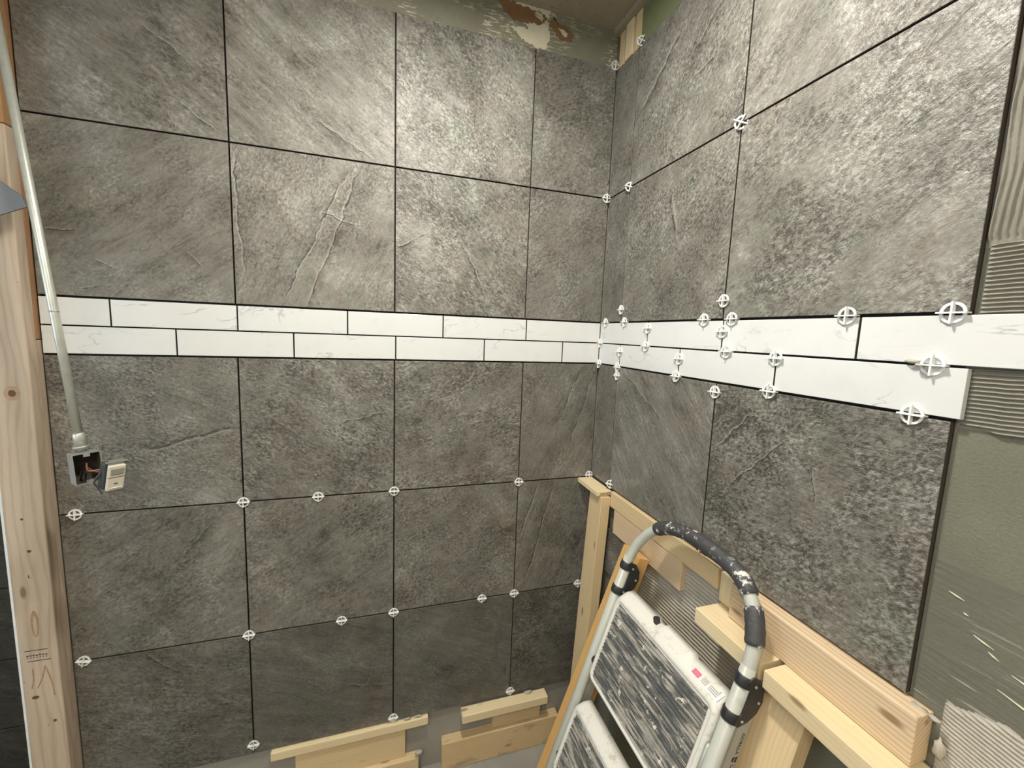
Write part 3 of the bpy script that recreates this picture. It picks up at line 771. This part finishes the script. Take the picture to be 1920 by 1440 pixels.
part_box('button_edge', (-.0115, -.0012, -.0262), (.0115, .001, -.0250), ms, M['plastic'], sw)
part_box('strap', (-.0150, .0095, -.044), (.0150, .0112, .045), ms, M['galv_box'], sw)
part_box('strap_tab', (-.021, .0060, .0400), (.021, .0112, .0412), ms, M['galv_box'], sw)
part_box('housing', (-.0205, .0112, -.033), (.0205, .036, .033), ms, M['dark_plastic'], sw, .003)
for i, (a, bq) in enumerate((((-.010, .036, .012), (.004, .030, .010)), ((.0, .036, .0), (.006, .032, -.006)), ((.008, .036, -.012), (-.004, .030, -.016)))):
    p0 = ms @ Vector(a); p1 = mb @ Vector(bq); mid = (p0 + p1) / 2 + Vector((-.012 + .006 * i, -.004, -.012 + .010 * i))
    link('wire', tube_mesh('wire', catmull([p0, mid, p1]), .0019, 8), (M['copper'], M['copper'], M['dark_plastic'])[i], sw)
p0 = ms @ Vector((-.020, .025, .010)); p1 = ms @ Vector((-.024, .020, -.030))
link('wire', tube_mesh('wire', catmull([p0, p0 + Vector((-.012, -.006, -.022)), p1, p1 + Vector((.006, 0, -.014))]), .0022, 8), M['dark_plastic'], sw)

# ------------------------------------------------------------------ tile spacers
def spacer_mesh():
    bm = bmesh.new(); seg = 28; ro, ri, d0, d1 = .0158, .0120, -.0008, -.0034
    rings = []
    for (r, y) in ((ri, d0), (ro, d0), (ro, d1), (ri, d1)):
        rings.append([bm.verts.new((r * math.cos(2 * math.pi * i / seg), y, r * math.sin(2 * math.pi * i / seg))) for i in range(seg)])
    for a in range(4):
        A, B = rings[a], rings[(a + 1) % 4]
        for i in range(seg):
            bm.faces.new((A[i], A[(i + 1) % seg], B[(i + 1) % seg], B[i]))
    t = .00125
    add_box(bm, (-.0178, -.0085, -t), (.0178, .004, t))
    add_box(bm, (-t, -.0080, -.0162), (t, .0, .0162))
    return bm_mesh('tile_spacer', bm)
SPM = spacer_mesh(); SPM.materials.append(M['plastic'])
GS = 'white wheel-shaped tile spacers'
def spacer(mtx, label):
    o = bpy.data.objects.new('tile_spacer', SPM); COL.objects.link(o); o.matrix_world = mtx
    return tag(o, label, 'tile spacer', GS)
RY = lambda a: Matrix.Rotation(math.radians(a), 4, 'Y')
RZ = lambda a: Matrix.Rotation(math.radians(a), 4, 'Z')
h5, h6 = -.6146, -1.0710
P_ = 'white wheel spacer '
for u, z, rot, lab in (
    (-1.642, h5, 0, P_ + 'in the joint left below the dangling switch'),
    (V[1], h5, 0, P_ + 'at the joint crossing right of the dangling switch'),
    (-1.008, h5, 0, P_ + 'between two joint crossings, right of the switch and level with it'),
    (V[2], h5, 0, P_ + 'at the crossing below the middle of the white band'),
    (V[3], h5, 0, P_ + 'at the crossing left of the stamped corner plate'),
    (-1.654, h6, 12, P_ + 'beside the stud, low on the left wall'),
    (V[1], h6, 0, P_ + 'at the lower joint crossing nearest the stud'),
    (-.941, h6, 0, P_ + 'between crossings in the lowest joint, above the long narrow strip'),
    (V[2], h6, 0, P_ + 'at the middle crossing of the lowest horizontal joint'),
    (-.440, h6, 0, P_ + 'in the lowest joint, just left of its last crossing'),
    (V[3], h6, 0, P_ + 'at the last crossing of the lowest joint before the corner post'),
    (-.033, h6, 0, P_ + 'half hidden behind the corner post'),
    (V[1], -1.478, 0, P_ + 'at the tile foot left of the long narrow strip'),
    (V[2], -1.497, 0, P_ + 'at the tile foot standing on the long narrow strip'),
    (V[3], -1.497, 0, P_ + 'at the tile foot standing on the short thick strip'),
    (-.009, .912, 0, P_ + 'high in the corner beside the wood shims'),
    (-.010, .4563, 0, P_ + 'in the corner at the end of the upper joint'),
    (-.012, -.606, 0, P_ + 'at the back of the stamped corner plate'),
):
    spacer(wallA(u, z, 0) @ RY(rot), lab)
hb, hm, ht = -.158, -.0785, 0.0
for u, z, m, lab in (
    (.150, .905, RZ(62) @ RY(25), P_ + 'edge-on above the tile strip, below the wood shims'),
    (UB[1], .4563, RZ(70) @ RY(10), P_ + 'edge-on at the upper joint of the narrow tile strip'),
    (UB[2], .4563, RZ(28) @ RY(30), P_ + 'twisted, alone at the upper crossing of the right wall'),
    (UB[1] + .002, .043, RY(0), P_ + 'above the white band at the narrow tile strip'),
    (UB[2], .045, RY(0), P_ + 'above the white band in the upright slate joint'),
    (.040, ht, RY(0), P_ + 'on the top edge of the white band nearest the corner'),
    (.168, ht, RY(0), P_ + 'on the band top edge, second from the corner'),
    (.3039, -.022, RY(0), P_ + 'in the first upright joint of the upper marble row'),
    (.545, ht, RY(0), P_ + 'on the band top edge, left of the upright slate joint'),
    (.636, ht, RY(0), P_ + 'on the band top edge, right of the upright slate joint'),
    (.6095, -.030, RY(0), P_ + 'in the second upright joint of the upper marble row'),
    (.897, ht, RY(0), P_ + 'on the band top edge by the third upright marble joint'),
    (1.044, ht, RY(0), P_ + 'largest one, on the band top edge near the bare mortar'),
    (.008, hm, RY(0), P_ + 'in the corner between the two marble rows'),
    (.3000, hm, RY(0), P_ + 'between the marble rows, below the first upright joint'),
    (.628, hm, RY(0), P_ + 'between the marble rows, below the second upright joint'),
    (1.030, hm, RY(0), P_ + 'between the marble rows next to a mortar crumb'),
    (.1514, -.104, RY(0), P_ + 'in the first upright joint of the lower marble row'),
    (.4610, -.108, RY(0), P_ + 'in the second upright joint of the lower marble row'),
    (.7643, -.086, RY(0), P_ + 'in the third upright joint of the lower marble row'),
    (.008, hb, RY(0), P_ + 'in the corner under the white band'),
    (.142, hb - .002, RY(0), P_ + 'under the band at the narrow tile strip'),
    (.455, hb, RY(0), P_ + 'under the band below its second upright joint'),
    (.757, hb, RY(0), P_ + 'under the band below its third upright joint'),
    (1.014, hb, RY(0), P_ + 'largest one under the band, near the bare mortar'),
    (UB[1] + .004, -.190, RY(0), P_ + 'just below the band in the strip joint'),
    (UB[2], -.182, RY(0), P_ + 'just below the band in the upright slate joint'),
    (.148, -.592, RZ(40), P_ + 'at the front of the stamped corner plate'),
    (UB[2] + .004, -.590, RY(0), P_ + 'behind the black handle at the tile foot'),
):
    spacer(wallB(u, z, .0015 if -.17 < z < .01 else 0.0) @ m, lab)

# ------------------------------------------------------------------ shims at the top of the corner
for y0, y1, z0, x0, lab, mt in ((-.006, -.038, .9, .002, 'narrow wood shim tight in the upper corner', 'pine'), (-.052, -.099, .897, -.003, 'middle wood shim under the ceiling trim', 'pine_pale'), (-.106, -.140, .897, .001, 'outer wood shim next to the green board', 'pine')):
    board_box('wood_shim', lab, 'shim', (x0, y1, z0), (.0105, y0, 1.013), M[mt], axis='z', group='shims above the tile strip')

# ------------------------------------------------------------------ step stool
KS = .34; SQ = math.sqrt(1 + KS * KS)
VD = Vector((-KS, 0, -1)) / SQ          # down the rails
WD = Vector((-1, 0, KS)) / SQ           # out of the frame, towards the room
SO = Vector((-.100, 0, -.70))
def SP(y, v, w=0.0): return SO + Vector((0, y, 0)) + VD * v + WD * w
LR, RR = -.440, -.866
VF = (SO.z - FLOOR_Z) * SQ - .02
ladder = empty('step_stool', SP((LR + RR) / 2, VF + .015))
tag(ladder, 'folded white step stool with black grip, leaning on the planks at the right wall', 'step stool')
arch = catmull([SP(LR, .02), SP(LR - .004, -.012), SP(-.456, -.050), SP(-.486, -.098), SP(-.528, -.132), SP(-.580, -.151), SP(-.648, -.158), SP(-.730, -.154),
                SP(-.785, -.143), SP(-.822, -.115), SP(-.846, -.080), SP(-.861, -.040), SP(RR, .0), SP(RR, .02)], 6)
link('handle_arch', tube_mesh('handle_arch', arch, .0142, 20), M['rail'], ladder)
def sub(a, b):
    return [p for p in arch if (a >= p.y >= b)]
def sleeve(name, pts):
    n = len(pts)
    rad = [.0188 + .0005 * math.sin(i * 2.3) for i in range(n)]
    rad[0] = rad[-1] = .0172
    link(name, tube_mesh(name, pts, .0188, 20, radii=rad), M['grip'], ladder)
gi = [i for i, p in enumerate(arch)]
half = [p for i, p in enumerate(arch) if i > 20 and i < 54]
sleeve('foam_grip', half)
sleeve('foam_grip', [p for i, p in enumerate(arch) if 56 <= i <= 66])
for y in (LR, RR):
    link('rail', tube_mesh('rail', [SP(y, .0), SP(y, .4), SP(y, VF)], .0146, 20), M['rail'], ladder)
    link('rubber_foot', tube_mesh('rubber_foot', [SP(y, VF - .03), SP(y, VF + .012)], .0185, 16), M['black'], ladder)
    hg = None
    # hinge: two collars and a bulged cheek plate on the side facing the room's open end
    bm = bmesh.new()
    out = [(.012, .0), (.016, -.020), (.035, -.040), (.060, -.047), (.085, -.042), (.105, -.026), (.118, -.004), (.112, .006), (.098, .004), (.090, -.006), (.045, -.008), (.036, .002), (.022, .008)]
    for s in (-1, 1):
        yy = y + s * .0160
        fa = [bm.verts.new(SP(yy - .0016, v, w)) for v, w in out]; fb = [bm.verts.new(SP(yy + .0016, v, w)) for v, w in out]
        bm.faces.new(fa); bm.faces.new(fb[::-1])
        for i in range(len(out)):
            j = (i + 1) % len(out); bm.faces.new((fa[i], fa[j], fb[j], fb[i]))
    hg = link('hinge_bracket', bm_mesh('hinge_bracket', bm), M['black'], ladder)
    for v0, v1 in ((.018, .040), (.094, .116)):
        link('collar', tube_mesh('collar', [SP(y, v0), SP(y, v0 + .003), SP(y, v1 - .003), SP(y, v1)], .0178, 20, radii=[.0165, .0178, .0178, .0165]), M['black'], hg)
    for v, w in ((.030, -.013), (.062, -.036), (.104, -.010)):
        link('rivet', tube_mesh('rivet', [SP(y - .0170, v, w), SP(y - .0192, v, w)], .0030, 10), M['galv'], hg)
link('link_bar', tube_mesh('link_bar', [SP(-.851, .185, .004), SP(-.852, .189, .010), SP(-.852, .27, .010), SP(-.851, .274, .004)], .0035, 10), M['galv'], ladder)
# rear legs
for y in (LR + .004, RR - .004):
    a = [SP(y - .006, .065, -.018), SP(y + .006, .065, -.018), SP(y + .006, .065, -.048), SP(y - .006, .065, -.048)]
    bm = bmesh.new()
    fa = [bm.verts.new(p) for p in a]; fb = [bm.verts.new(p + VD * (VF - .085)) for p in a]
    bm.faces.new(fa); bm.faces.new(fb[::-1])
    for i in range(4): bm.faces.new((fa[i], fa[(i + 1) % 4], fb[(i + 1) % 4], fb[i]))
    rl = link('rear_leg', bm_mesh('rear_leg', bm), M['rear_leg'], ladder)
yt = RR - .004 - .0062
link('lettering', text_mesh('GORILLA', .0115), M['ink'], rl, frame(SP(yt, .1575, -.0405), VD, -WD))
link('lettering', text_mesh('LADDERS', .0115), M['ink'], rl, frame(SP(yt, .2275, -.0405), VD, -WD))
# gorilla-head style emblem: two chunky black shapes
bm = bmesh.new()
for pts in ([(.185, -.047), (.199, -.047), (.197, -.041), (.191, -.043), (.187, -.041)], [(.186, -.040), (.190, -.041), (.194, -.0395), (.199, -.040), (.197, -.034), (.189, -.034)]):
    fa = [bm.verts.new(SP(yt, v, w)) for v, w in pts]; bm.faces.new(fa)
link('emblem', bm_mesh('emblem', bm), M['ink'], rl)

def rrect(y0, y1, v0, v1, r, n=5, notch=None):
    """outline y0>y1 (left to right), v0<v1 (top to bottom), rounded; optional raised stretch of the top edge"""
    pts = []
    def arc(cy, cv, a0, a1):
        for i in range(n + 1):
            a = math.radians(a0 + (a1 - a0) * i / n)
            pts.append((cy + r * math.cos(a), cv - r * math.sin(a)))
    arc(y0 - r, v0 + r, 0, 90)
    N = 8
    base = [(y0 - r - (y0 - y1 - 2 * r) * i / (4 * N), v0) for i in range(1, 4 * N)]
    for yy, vv in base:
        if notch:
            d = notch[2]
            if notch[1] < yy < notch[0]: vv = v0 - d
            elif notch[0] <= yy < notch[0] + .014: vv = v0 + d * .8
            elif notch[1] - .014 < yy <= notch[1]: vv = v0 + d * .6
        pts.append((yy, vv))
    arc(y1 + r, v0 + r, 90, 180)
    arc(y1 + r, v1 - r, 180, 270)
    arc(y0 - r, v1 - r, 270, 360)
    return pts
def tread(y0, y1, vb, vs, v1, notch=None, label=None, peg=False):
    """vb: top of the back outline, vs: top of the walking surface"""
    lay = [(rrect(y0, y1, vb, v1 - .002, .020, notch=notch), -.028), (rrect(y0, y1, vb + .006, v1, .022, notch=notch), -.010),
           (rrect(y0, y1, vs - .014, v1 + .001, .022), .007), (rrect(y0 - .004, y1 + .004, vs - .007, v1 - .003, .020), .0125),
           (rrect(y0 - .010, y1 + .010, vs, v1 - .008, .016), .0125), (rrect(y0 - .012, y1 + .012, vs + .003, v1 - .010, .015), .0095)]
    bm = bmesh.new(); R_ = []
    for pts, w in lay: R_.append([bm.verts.new(SP(y, v, w)) for y, v in pts])
    for A, B in zip(R_[:-1], R_[1:]):
        n = len(A)
        for i in range(n): bm.faces.new((A[i], A[(i + 1) % n], B[(i + 1) % n], B[i]))
    bm.faces.new(R_[0]); bm.faces.new(R_[-1][::-1])
    t = link('tread', bm_mesh('tread', bm), M['shell'], ladder)
    t.data.polygons.foreach_set('use_smooth', [len(p.vertices) == 4 for p in t.data.polygons])
    # ribbed rubber mat
    bm = bmesh.new()
    def slab(ya, yb, va, vbb, w0, w1):
        q = [bm.verts.new(SP(y, v, w)) for y in (ya, yb) for v in (va, vbb) for w in (w0, w1)]
        for f in ((0, 1, 3, 2), (4, 6, 7, 5), (0, 4, 5, 1), (2, 3, 7, 6), (0, 2, 6, 4), (1, 5, 7, 3)): bm.faces.new([q[i] for i in f])
    ya, yb, va, vbb = y0 - .016, y1 + .016, vs + .007, v1 - .014
    slab(ya - .004, yb + .004, va, vbb, .0085, .0105)
    nr = int((vbb - va) / .0105)
    for i in range(nr):
        v = va + (vbb - va) * (i + .5) / nr
        ins = .010 if i in (0, nr - 1) else .003
        slab(ya - ins, yb + ins, v - .0032, v + .0032, .0105, .0132)
    link('rubber_mat', bm_mesh('rubber_mat', bm), M['tread'], t)
    for y in (y0 + .004, y1 - .004):
        vv = v1 - .045
        link('pivot', tube_mesh('pivot', [SP(y - .006, vv, -.004), SP(y + .006, vv, -.004)], .014, 14), M['black'], t)
    if peg:
        link('latch_peg', tube_mesh('latch_peg', [SP(-.606, vb + .010, -.012), SP(-.606, vb - .002, -.006)], .0085, 14), M['black'], t)
    return t
t1 = tread(-.462, -.846, .083, .121, .366, notch=(-.622, -.735, .006), peg=True)
t2 = tread(-.455, -.852, .436, .470, .668)
t3 = tread(-.450, -.856, .80, .83, 1.0)
# warning label on the upper tread's lip
def lip(y, s, lift=.0006):
    a = SP(y, .083 + .008, -.010); b_ = SP(y, .121 - .014, .007)
    n = (b_ - a).normalized(); nn = n.cross(Vector((0, -1, 0)))
    if nn.dot(Vector((0, 0, 1))) < 0: nn = -nn
    return a + (b_ - a) * s + nn * lift
def lipquad(name, y0, y1, s0, s1, mat, lift=.0008):
    me = mesh_from(name, [lip(y0, s0, lift), lip(y1, s0, lift), lip(y1, s1, lift), lip(y0, s1, lift)], [(0, 1, 2, 3)])
    return link(name, me, mat, t1)
lipquad('warning_label', -.752, -.836, .0, .95, M['plastic'], .0005)
lipquad('label_panel', -.757, -.778, .05, .85, M['pink'], .0010)
for i in range(4):
    lipquad('label_line', -.784, -.800, .10 + .2 * i, .20 + .2 * i, M['grey_ink'], .0010)
    lipquad('label_line', -.805, -.830, .10 + .2 * i, .20 + .2 * i, M['grey_ink'], .0010)

# ------------------------------------------------------------------ ceiling lamp above the frame, added fill panel behind it
cl = empty('ceiling_lamp', (LAMP[0], LAMP[1], CEIL_Z))
tag(cl, 'round flush ceiling lamp above the tiled corner', 'lamp')
link('housing', tube_mesh('housing', [(LAMP[0], LAMP[1], CEIL_Z), (LAMP[0], LAMP[1], CEIL_Z - .02)], .095, 32), M['plastic'], cl)
link('diffuser', tube_mesh('diffuser', [(LAMP[0], LAMP[1], CEIL_Z - .02), (LAMP[0], LAMP[1], CEIL_Z - .032)], .082, 32), M['lamp'], cl)
PN = empty('fill_panel', (FILL_POS[0], FILL_POS[1], CEIL_Z))
tag(PN, 'added rectangular fill light panel on the ceiling, unseen behind the viewer', 'lamp')
for lo, hi in (((-.63, -.33, -.03), (-.60, .33, 0)), ((.60, -.33, -.03), (.63, .33, 0)), ((-.60, -.33, -.03), (.60, -.30, 0)), ((-.60, .30, -.03), (.60, .33, 0))):
    part_box('fill_frame', lo, hi, Matrix.Translation((FILL_POS[0], FILL_POS[1], CEIL_Z)), M['plastic'], PN)
part_box('diffuser', (-.60, -.30, -.012), (.60, .30, -.008), Matrix.Translation((FILL_POS[0], FILL_POS[1], CEIL_Z)), M['lamp'], PN)  # diffuser of the added fill panel
